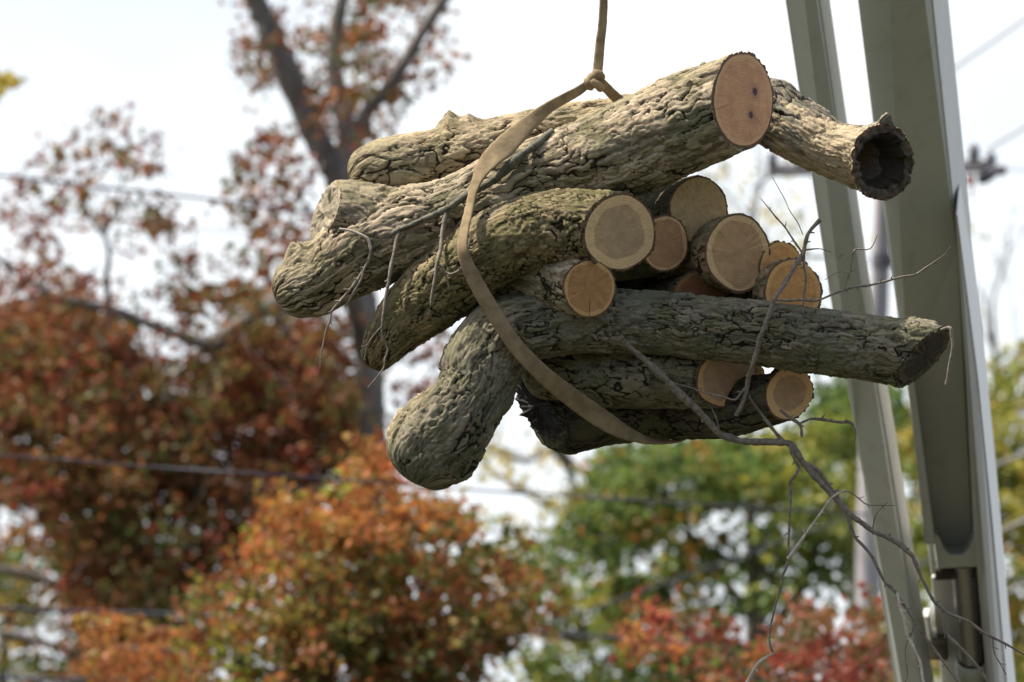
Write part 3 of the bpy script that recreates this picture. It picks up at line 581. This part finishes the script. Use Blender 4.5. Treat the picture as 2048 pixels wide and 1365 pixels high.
ORG = [(0.36, 0.14, 0.045), (0.33, 0.12, 0.045), (0.26, 0.19, 0.05), (0.14, 0.15, 0.035), (0.25, 0.09, 0.035), (0.33, 0.21, 0.05), (0.10, 0.11, 0.03)]
DGR = [(0.09, 0.12, 0.03), (0.16, 0.10, 0.03), (0.22, 0.08, 0.03), (0.12, 0.05, 0.025)]
GRN = [(0.12, 0.19, 0.045), (0.19, 0.26, 0.055), (0.08, 0.13, 0.035), (0.25, 0.27, 0.06), (0.14, 0.22, 0.05)]
GYO = GRN + [(0.45, 0.30, 0.06), (0.42, 0.17, 0.04)]
YEL = [(0.62, 0.46, 0.08), (0.50, 0.42, 0.10), (0.40, 0.36, 0.07)]
YGR = [(0.36, 0.36, 0.06), (0.24, 0.28, 0.05), (0.44, 0.38, 0.07), (0.15, 0.19, 0.04), (0.50, 0.28, 0.05)]
SCR = [(0.36, 0.08, 0.05), (0.26, 0.055, 0.04), (0.32, 0.125, 0.055), (0.19, 0.10, 0.045), (0.38, 0.11, 0.06), (0.16, 0.14, 0.05), (0.24, 0.13, 0.05)]
def in_poly(x, y, poly):
    c = False; j = len(poly) - 1
    for i in range(len(poly)):
        xi, yi = poly[i]; xj, yj = poly[j]
        if (yi > y) != (yj > y) and x < (xj - xi) * (y - yi) / (yj - yi) + xi: c = not c
        j = i
    return c
def tree(name, label, cat, D, limbs, zones, bark=TB, leaf=18, seed=1, group=None, root=None, spread=1.6, twigs=0.35, back=0.0, dens=1.6):
    """limbs: polylines (px, py, r px[, depth offset m]); zones: (polygon px, clusters, leaves per cluster, cluster radius px, palette)"""
    rg = random.Random(seed); ng = np.random.RandomState(seed)
    rp = root or limbs[0][-1]; base = P(rp[0], rp[1], D); base = np.array([base[0], base[1], 0.0])
    top = thing(name, base, label, cat, group)
    k = D / F; T = Tubes(); nodes = []
    for i, l in enumerate(limbs):
        rows = []
        for q in l:
            dd = q[3] if len(q) > 3 else 0; rows.append([*P(q[0], q[1], D + dd), q[2] * k])
        if i == 0: rows.append([base[0] + 0.05, base[1], max(0.0, rows[-1][2] * 0.45), rows[-1][3] * 1.25]); rows.append([base[0], base[1], -0.1, rows[-1][3] * 1.5])
        T.add(rows, 12 if l[0][2] > 5 or l[-1][2] > 8 else 7, 12 * k, 0.2)
        s_ = spline(np.array(rows), 20 * k)
        if i == 0: s_ = s_[s_[:, 2] > P(0, 1900, D)[2]]
        nodes.append(s_)
    nodes = np.vstack(nodes); V = []; COL = []; 
    for (poly, nc, nl, cr, pal) in zones:
        xs = [p[0] for p in poly]; ys = [p[1] for p in poly]; got = 0; tries = 0
        while got < nc and tries < nc * 60:
            tries += 1; x, y = rg.uniform(min(xs), max(xs)), rg.uniform(min(ys), max(ys))
            if not in_poly(x, y, poly): continue
            got += 1
            dd = rg.gauss(0, 0.5) * spread
            if rg.random() < back: dd = abs(dd) + 0.4
            c0 = P(x, y, D + dd)
            r_ = cr * k * rg.uniform(0.6, 1.25)
            if rg.random() < twigs:
                nd = nodes[np.argmin(((nodes[:, :3] - c0) ** 2).sum(1) * (1 + 0.3 * ng.rand(len(nodes))))]
                dist = np.linalg.norm(nd[:3] - c0)
                if dist < 0.9:
                    mid = (nd[:3] + c0) / 2 + np.array([rg.gauss(0, .1), rg.gauss(0, .1), rg.gauss(0, .06) - 0.04]) * dist
                    ra = min(nd[3] * 0.6, 1.3 * k + dist * 0.003)
                    T.add([[*nd[:3], ra], [*mid, ra * 0.7], [*c0, 0.9 * k]], 6, 22 * k, 0.2)
            n = max(2, int(nl * dens * rg.uniform(0.6, 1.4)))
            pos = ng.normal(size=(n, 3)) * r_ * 0.55 * np.array([1.15, 1.15, 0.8]) + c0
            cb = rg.choice(pal)
            for j in range(n):
                sz = leaf * k * rg.uniform(0.6, 1.25)
                q = Vector((rg.gauss(0, 1), rg.gauss(0, 1), rg.gauss(0, 0.7) - 0.5)).to_track_quat('Y', 'Z').to_matrix() @ Matrix.Rotation(rg.uniform(0, 6.28), 3, 'Y')
                V.append((LEAF * sz) @ np.array(q).T + pos[j])
                cl = cb if rg.random() < 0.6 else rg.choice(pal); f = rg.uniform(0.64, 1.08)
                COL.append(np.tile([cl[0] * f, cl[1] * f, cl[2] * f, 1], (7, 1)))
    T.build('trunk', bark, top)
    n = len(V)
    if n:
        fs = (LF[None] + (np.arange(n) * 7)[:, None, None]).reshape(-1, 3)
        make_mesh('crown', np.vstack(V), fs, LM, top, smooth=False, attrs={'col': ('FLOAT_COLOR', np.vstack(COL))})
    return top
# red oak with the forked trunk
tree('oak_tree', 'tall russet oak, dark trunk forking into three limbs behind the left log ends', 'tree', 60,
     [[(690, 350, 36), (722, 560, 30), (738, 760, 30), (745, 1000, 34), (748, 1365, 38)],
      [(480, -90, 20), (520, 20, 23), (565, 120, 25), (610, 230, 25), (650, 310, 27), (690, 372, 30)],
      [(705, -80, 12), (678, 30, 15), (668, 100, 15), (672, 180, 17), (695, 260, 20), (705, 370, 26)],
      [(960, -110, 9), (890, -5, 11), (835, 80, 12), (785, 165, 14), (735, 225, 15), (708, 290, 18)],
      [(735, 700, 20), (700, 590, 24, -0.3), (620, 590, 22, -0.4), (540, 615, 18, -0.5), (480, 650, 17, -0.5), (430, 688, 15, -0.5), (340, 665, 12, -0.5), (230, 622, 9, -0.5), (130, 598, 9, -0.5), (60, 560, 6, -0.5), (-60, 480, 4, -0.5)],
      [(222, 625, 6, -0.5), (212, 560, 6, -0.5), (218, 520, 5, -0.5), (210, 475, 4, -0.5), (170, 420, 3, -0.4), (150, 340, 2, -0.4)],
      [(210, 475, 3, -0.5), (235, 400, 2.5, -0.5), (260, 300, 2, -0.5)],
      [(590, 205, 5), (625, 160, 4), (660, 130, 3)], [(622, 212, 8), (645, 216, 7), (680, 220, 6)],
      [(690, 980, 13), (600, 985, 14), (500, 985, 12), (420, 960, 8)],
      [(735, 900, 10), (650, 780, 8), (590, 690, 6), (560, 640, 4)]],
     [([(-60, 500), (140, 520), (330, 600), (420, 560), (700, 560), (700, 700), (-60, 700)], 75, 9, 40, REDG),
      ([(470, -60), (900, -60), (890, 150), (820, 200), (740, 330), (640, 300), (600, 180), (500, 180), (480, 80)], 135, 11, 38, REDG),
      ([(60, 330), (150, 260), (230, 215), (310, 250), (345, 370), (370, 480), (250, 500), (180, 460), (90, 420)], 78, 6, 34, REDG),
      ([(450, 330), (560, 260), (620, 350), (660, 480), (650, 620), (560, 700), (430, 600), (460, 470)], 80, 14, 36, REDG),
      ([(330, 500), (430, 510), (440, 600), (380, 660), (330, 560)], 20, 8, 30, REDG),
      ([(0, 400), (60, 320), (110, 420), (150, 560), (120, 600), (0, 570)], 26, 9, 34, RED),
      ([(-60, 600), (120, 590), (230, 640), (330, 760), (430, 700), (520, 640), (640, 640), (700, 700), (720, 870), (700, 980), (500, 1000), (300, 1000), (-60, 780)], 680, 18, 44, REDG),
      ([(760, 680), (880, 660), (880, 760), (790, 860), (760, 800)], 18, 11, 32, RED),
      ([(460, 600), (700, 600), (700, 900), (560, 1000), (430, 900)], 60, 18, 40, RED[:3] + RED[5:]),
      ([(-60, 780), (350, 850), (600, 980), (620, 1120), (420, 1200), (300, 1400), (130, 1300), (100, 1000), (-60, 900)], 380, 20, 46, REDG + DGR)], seed=3, back=0.6)
tree('oak_tree', 'russet oak at the left edge with a heavy dark bough sloping down', 'tree', 62,
     [[(255, 1100, 22), (275, 1250, 26), (275, 1500, 30)], [(-80, 740, 18), (0, 785, 18), (70, 810, 17), (130, 860, 15), (205, 892, 11), (250, 960, 15), (258, 1110, 20)],
      [(-60, 1130, 8), (60, 1150, 9), (140, 1180, 9), (262, 1230, 12)], [(0, 1265, 8), (100, 1290, 9), (270, 1350, 12)],
      [(330, 820, 4, -1.2), (300, 900, 6, -1.2), (275, 1000, 9, -1.0), (262, 1110, 14, -0.6)], [(120, 960, 3, -1.2), (180, 1010, 5, -1.2), (250, 1090, 8, -1)], [(60, 700, 3, -1), (95, 760, 4, -1), (120, 850, 6, -0.8)]],
     [([(-60, 640), (80, 600), (260, 680), (250, 780), (120, 760), (-60, 760)], 90, 17, 42, REDG), ([(-60, 880), (120, 900), (280, 980), (330, 1150), (180, 1200), (100, 1050), (-60, 960)], 80, 17, 40, REDG),
      ([(200, 1100), (420, 1120), (420, 1400), (200, 1400)], 60, 16, 44, DGR)], seed=8, twigs=0.2)
tree('green_tree', 'loose olive-green tree low at the left edge under the russet leaves', 'tree', 68,
     [[(20, 1180, 10), (10, 1300, 13), (0, 1500, 16)], [(140, 1000, 3), (80, 1090, 5), (20, 1190, 8)]],
     [([(-60, 960), (60, 950), (170, 1060), (190, 1250), (230, 1400), (-60, 1400)], 120, 15, 42, GYO + REDG[:3]), ([(0, 950), (100, 930), (170, 1010), (80, 1040)], 14, 9, 34, GRN), ([(300, 1080), (420, 1090), (420, 1200), (310, 1200)], 12, 10, 34, GRN)], seed=12)
# maple
tree('maple_tree', 'bushy orange and green maple with a pointed top, below the bulb of the bent log', 'tree', 48,
     [[(770, 1020, 5), (745, 1110, 9), (760, 1240, 14), (770, 1400, 20)], [(560, 1080, 4), (620, 1180, 7), (720, 1290, 10), (765, 1360, 14)], [(900, 1080, 4), (870, 1200, 6), (800, 1300, 9), (768, 1370, 12)],
      [(300, 1290, 4), (450, 1330, 6), (640, 1360, 9), (765, 1440, 14)]],
     [([(700, 960), (740, 870), (790, 900), (830, 980), (880, 980), (930, 1060), (800, 1080), (690, 1060)], 58, 17, 34, ORA),
      ([(520, 1060), (550, 990), (620, 1000), (700, 950), (720, 1050), (640, 1140), (500, 1180)], 66, 18, 34, ORA + YGR[:1]),
      ([(640, 1050), (900, 1030), (980, 1120), (1040, 1200), (1000, 1300), (800, 1330), (600, 1300), (560, 1180)], 200, 20, 38, ORG),
      ([(960, 1080), (1030, 1060), (1080, 1160), (1110, 1220), (1000, 1260)], 26, 13, 34, ORG),
      ([(380, 1180), (500, 1130), (620, 1170), (640, 1400), (320, 1400)], 100, 19, 38, ORG + YGR[:2]),
      ([(150, 1270), (200, 1190), (250, 1240), (350, 1290), (380, 1400), (190, 1400)], 44, 16, 34, ORA + ORG[:2]),
      ([(600, 1250), (960, 1250), (960, 1430), (600, 1430)], 120, 20, 42, DGR + ORG[1:])], seed=21, leaf=20, dens=1.5)
# green tree right of centre
tree('green_tree', 'green and gold leafy tree low in the centre right, below the bundle', 'tree', 66,
     [[(1500, 1040, 8), (1512, 1150, 13), (1515, 1260, 16), (1520, 1450, 20)], [(1420, 1100, 5), (1460, 1120, 8), (1560, 1170, 11), (1515, 1250, 14)], [(1300, 960, 4), (1370, 1050, 6), (1440, 1150, 8), (1510, 1240, 12)],
      [(1480, 1360, 8), (1440, 1260, 7), (1395, 1180, 6), (1370, 1090, 5)], [(1680, 860, 6), (1650, 960, 9), (1640, 1060, 11), (1600, 1180, 12), (1520, 1290, 14)],
      [(1090, 1270, 5), (1200, 1262, 6), (1330, 1272, 7), (1450, 1290, 9), (1520, 1340, 12)]],
     [([(1210, 900), (1300, 880), (1480, 880), (1480, 1000), (1300, 1040), (1180, 1060), (1140, 1010)], 120, 15, 40, GRN + GRN + GYO),
      ([(1480, 880), (1620, 860), (1720, 800), (1740, 1000), (1640, 1080), (1500, 1000)], 105, 16, 40, GRN + YGR[:3]),
      ([(1640, 760), (1800, 740), (1800, 860), (1660, 860)], 34, 15, 38, GRN[:3]),
      ([(1100, 1070), (1300, 1030), (1420, 1050), (1430, 1180), (1250, 1230), (1100, 1200), (1040, 1140)], 90, 14, 38, GRN + GYO),
      ([(1420, 1040), (1720, 1040), (1720, 1180), (1560, 1200), (1430, 1190)], 52, 14, 38, GRN + YGR[:1]),
      ([(1000, 1200), (1250, 1180), (1260, 1400), (980, 1400)], 60, 12, 38, YGR + GRN), ([(1260, 1220), (1480, 1200), (1480, 1400), (1260, 1400)], 60, 14, 38, GRN)], seed=31, leaf=19, dens=2.2)
tree('bare_tree', 'thin tree with grey branches and few yellow leaves against sky below the lowest log', 'tree', 72,
     [[(1130, 920, 7), (1160, 1000, 9), (1200, 1080, 11), (1240, 1200, 13), (1260, 1450, 16)], [(920, 860, 3), (980, 900, 5), (1050, 920, 6), (1100, 905, 6), (1132, 925, 7)], [(940, 900, 3), (1010, 960, 4), (1090, 1010, 5), (1160, 1060, 6), (1210, 1100, 8)],
      [(1060, 760, 3), (1085, 830, 5), (1110, 890, 6), (1130, 930, 7)], [(1090, 860, 4), (1150, 930, 6), (1200, 975, 6), (1260, 1030, 5), (1290, 1100, 7)], [(960, 1060, 2), (1040, 1075, 3), (1120, 1090, 4), (1200, 1100, 5)],
      [(1010, 820, 1.5), (1000, 860, 2.5), (985, 900, 3)], [(950, 940, 1.5), (1000, 950, 2), (1060, 985, 3)]],
     [([(920, 860), (1110, 860), (1200, 980), (1150, 1060), (1040, 1010), (940, 960)], 26, 4, 34, YEL), ([(960, 1020), (1100, 1050), (1100, 1130), (980, 1120)], 14, 6, 34, YEL + YGR)], bark=TBP, seed=41, leaf=20, twigs=0.9)
tree('red_shrub', 'scarlet maple low at the right, in front of the green tree and beside the crane', 'tree', 46,
     [[(1600, 1260, 5), (1610, 1330, 8), (1620, 1500, 14)], [(1420, 1270, 3), (1500, 1340, 6), (1610, 1420, 9)]],
     [([(1560, 1260), (1600, 1205), (1660, 1215), (1690, 1300), (1760, 1270), (1800, 1330), (1800, 1420), (1540, 1420)], 90, 18, 34, SCR), ([(1240, 1230), (1300, 1190), (1350, 1210), (1350, 1300), (1260, 1300)], 24, 13, 32, SCR + ORA),
      ([(1360, 1290), (1430, 1220), (1540, 1270), (1560, 1420), (1340, 1420)], 54, 15, 34, SCR + ORA[:2] + GRN[:2]), ([(1740, 1180), (1800, 1270), (1780, 1340), (1720, 1300)], 14, 14, 30, SCR)], seed=51, leaf=20, dens=1.2)
tree('yellow_green_tree', 'yellow-green tree at the right edge, behind the wide boom', 'tree', 70,
     [[(1960, 900, 6), (1980, 1050, 10), (1985, 1250, 14), (1990, 1450, 18)], [(2060, 900, 4), (2030, 1020, 6), (1985, 1140, 9)], [(1850, 900, 4), (1880, 1020, 6), (1975, 1150, 9)]],
     [([(1960, 740), (2100, 690), (2110, 1400), (1950, 1400)], 160, 18, 40, YGR), ([(1780, 840), (1860, 820), (1940, 900), (1940, 1400), (1760, 1400), (1790, 1100)], 120, 18, 40, YGR + GYO), ([(1780, 860), (1840, 800), (1860, 880), (1800, 930)], 16, 14, 36, YEL + YGR)], seed=61, leaf=19, dens=1.9)
tree('yellow_tree', 'tip of a yellow-leaved tree poking in at the upper left edge', 'tree', 58,
     [[(-20, 170, 3), (-60, 260, 6), (-110, 500, 10), (-140, 1300, 20)]], [([(-60, 145), (28, 150), (32, 185), (0, 190), (-60, 195)], 22, 12, 14, YEL[:2])], seed=71, leaf=20, root=(-140, 1300))
def bare(label, D, trunk, seed, n=5, zone=None):
    rg = random.Random(seed); limbs = [trunk]
    def grow(x, y, ang, ln, r, lev):
        rows = [(x, y, r)]
        for i in range(4):
            ang += rg.gauss(0, 0.16); x += math.cos(ang) * ln / 4; y -= math.sin(ang) * ln / 4; r *= 0.86; rows.append((x, y, r))
        limbs.append(rows[::-1])
        if lev > 0:
            for s_ in (-1, 1): grow(x, y, ang + s_ * rg.uniform(0.2, 0.6), ln * rg.uniform(0.6, 0.85), r, lev - 1)
            q = rows[2]; grow(q[0], q[1], ang + rg.choice((-1, 1)) * rg.uniform(0.4, 0.9), ln * 0.6, r * 0.7, lev - 1)
    for i in range(n):
        f = i / max(1, n - 1); a, b = trunk[0], trunk[min(2, len(trunk) - 1)]
        grow(a[0] + (b[0] - a[0]) * f, a[1] + (b[1] - a[1]) * f, math.pi / 2 + rg.uniform(-0.9, 0.9) * (0.4 + f), rg.uniform(110, 170), 4.2, 2)
    return tree('bare_tree', label, 'tree', D, limbs, zone or [], bark=TBP, seed=seed, leaf=18, twigs=0.3, group='bare trees far behind')
bare('faint leafless tree behind the gap between the cut ends and the narrow boom', 85, [(1500, 500, 4), (1495, 620, 6), (1500, 760, 8), (1500, 1100, 12)], 81, 5, [([(1420, 330), (1620, 330), (1600, 640), (1450, 560)], 34, 4, 40, YEL)])
bare('faint leafless tree in the narrow gap between the two booms', 88, [(1690, 560, 4), (1695, 660, 6), (1700, 900, 10)], 84, 4, [([(1660, 400), (1760, 400), (1760, 700), (1660, 640)], 8, 3, 40, YEL)])
bare('faint leafless tree right of the wide boom at the picture edge', 86, [(1985, 620, 4), (1990, 740, 7), (1990, 1000, 10)], 87, 6, [([(1930, 400), (2060, 400), (2060, 700), (1950, 700)], 6, 3, 30, YEL)])

# ------------------------------------------------------------------ utility pole and wires
WOODP = simple_mat('weathered_pole', (0.34, 0.32, 0.33), (0.46, 0.43, 0.44), scale=5, bump=0.5, dist=0.01, vec=(1, 1, 0.2))
CER = simple_mat('insulator_ceramic', (0.10, 0.10, 0.12), (0.16, 0.15, 0.17), scale=5, rough=0.3, bump=0)
PINK = simple_mat('insulator_brown', (0.30, 0.12, 0.10), (0.36, 0.16, 0.13), scale=5, rough=0.3, bump=0)
DP = 62.0; kp = DP / F
bx = P(1722, 1500, DP)
pole = thing('utility_pole', (bx[0], bx[1], 0), 'weathered grey utility pole with a crossarm, seen between and behind the two booms', 'utility pole')
T = Tubes(); T.add([[*P(1772, 270, DP), 17 * kp], [*P(1762, 520, DP), 19 * kp], [*P(1737, 1150, DP), 25 * kp], [bx[0], bx[1], bx[2] * 0.5, 30 * kp], [bx[0], bx[1], -0.1, 34 * kp]], 20, 40 * kp, 0.04); T.build('shaft', WOODP, pole)
T = Tubes(); T.add([[*P(1766, 508, DP), 24 * kp], [*P(1764, 534, DP), 24 * kp]], 20, None, 0); T.build('steel_band', CER, pole)
a0, a1 = P(1535, 338, DP - 0.3), P(1975, 330, DP - 0.3); h = np.array([0, 0, 11 * kp]); dpt = np.array([0, 0.12, 0])
prism('crossarm', [a0 - h, a1 - h, a1 + h, a0 + h], [a0 - h + dpt, a1 - h + dpt, a1 + h + dpt, a0 + h + dpt], WOODP, pole, 0.01)
for x, y, m, s_ in ((1545, 322, CER, 1), (1600, 322, CER, 0.9), (1948, 308, CER, 1.1), (1982, 322, CER, 1.0)):
    T = Tubes(); c_ = P(x, y, DP - 0.35)
    T.add([[*(c_ + np.array([0, 0, z * kp * s_])), r * kp * s_] for z, r in ((-14, 4), (-9, 12), (-5, 7), (0, 14), (4, 8), (10, 12), (14, 7), (20, 3))], 14, None, 0); T.build('insulator', m, pole)
T = Tubes(); T.add([[*P(1968, 345, DP - 0.4), 17 * kp], [*P(1974, 362, DP - 0.4), 19 * kp], [*P(1976, 366, DP - 0.4), 8 * kp]], 14, None, 0); T.add([[*P(1976, 344, DP - 0.4), 10 * kp], [*P(2012, 340, DP - 0.4), 11 * kp]], 12, None, 0); T.build('surge_arrester', CER, pole)
T = Tubes(); T.add([[*P(1938, 350, DP - 0.4), 7 * kp], [*P(1940, 372, DP - 0.4), 6 * kp]], 10, None, 0); T.add([[*P(1946, 350, DP - 0.5), 4 * kp], [*P(1944, 400, DP - 0.5), 2 * kp]], 8, None, 0); T.build('fuse', PINK, pole)
T = Tubes(); T.add([[*P(1560, 345, DP), 5 * kp], [*P(1530, 358, DP), 4 * kp], [*P(1505, 380, DP), 3 * kp]], 8, 10 * kp, 0); T.build('brace_wire', CER, pole)
WIRE = simple_mat('wire_sheath', (0.035, 0.035, 0.05), (0.05, 0.05, 0.07), scale=5, rough=0.5, bump=0, spec=0.3)
WIREP = simple_mat('wire_pale', (0.30, 0.29, 0.30), (0.4, 0.38, 0.38), scale=5, rough=0.5, bump=0)
def wire(label, rows, D, r, m=WIRE):
    T = Tubes(); T.add([[*P(x, y, D + dd), r * D / F] for x, y, dd in rows], 8, 40 * D / F, 0); o = T.build('overhead_wire', m); tag(o, label, 'wire', 'overhead wires')
wire('dark wire across the upper left sky, in front of the sparse russet crown', [(-900, 270, 0), (0, 352, 0), (200, 375, 0), (430, 400, 0), (640, 428, 0), (1100, 480, 1), (1735, 520, 2)], 58, 3)
wire('faint thin wire below the dark one in the upper left sky', [(-900, 380, 0), (60, 424, 0), (440, 462, 0), (900, 500, 0), (1735, 560, 0)], 63, 2, WIREP)
wire('bluish wire crossing the russet leaves and on in front of the green tree', [(-900, 850, 0), (0, 911, 0), (300, 934, 0), (620, 955, 0), (940, 980, 3), (1300, 1002, 3), (1600, 1022, 3), (1735, 1030, 3)], 46, 2.5)
wire('dark wire low at the left running in behind the orange maple', [(-900, 1150, 0), (0, 1216, 0), (340, 1230, 0), (700, 1250, 0), (1735, 1300, 5)], 54, 5)
wire('dark wire grazing the bottom left corner', [(-900, 1290, 0), (0, 1355, 0), (250, 1362, 0), (900, 1390, 0), (1735, 1440, 5)], 54, 4)
wire('faint grey wire rising from the low centre to the utility pole', [(700, 1400, -10), (1060, 1262, -6), (1250, 1195, -4), (1480, 1112, -2), (1680, 1040, 0), (1742, 1020, 0)], 62, 2.2)
wire('pale wire past the wide boom, highest of those at lower right', [(1742, 1020, 0), (1830, 990, 0), (2048, 908, 0), (2700, 640, 0)], 62, 2.8, WIREP)
wire('light grey wire to the right edge, second lowest beside the foot of the wide boom', [(1738, 1170, 0), (1840, 1128, 0), (2048, 1042, 0), (2700, 760, 0)], 62, 3.4, WIREP)
wire('short pale wire at the right edge near the bottom, lowest of all', [(1734, 1300, 0), (1850, 1255, 0), (2048, 1172, 0), (2700, 900, 0)], 62, 3.2, WIREP)
wire('pale wire slanting to the upper right corner from the wide boom', [(1770, 255, 0), (1905, 140, 0), (2048, 40, 0), (2700, -420, 0)], 62, 3.2, WIREP)
wire('pale wire rising from the insulators to the right edge', [(1975, 302, 0), (2048, 256, 0), (2700, -120, 0)], 62, 3, WIREP)
wire('thin wire running level from the insulators to the right edge', [(2010, 338, 0), (2048, 340, 0), (2700, 370, 0)], 62, 2, WIREP)
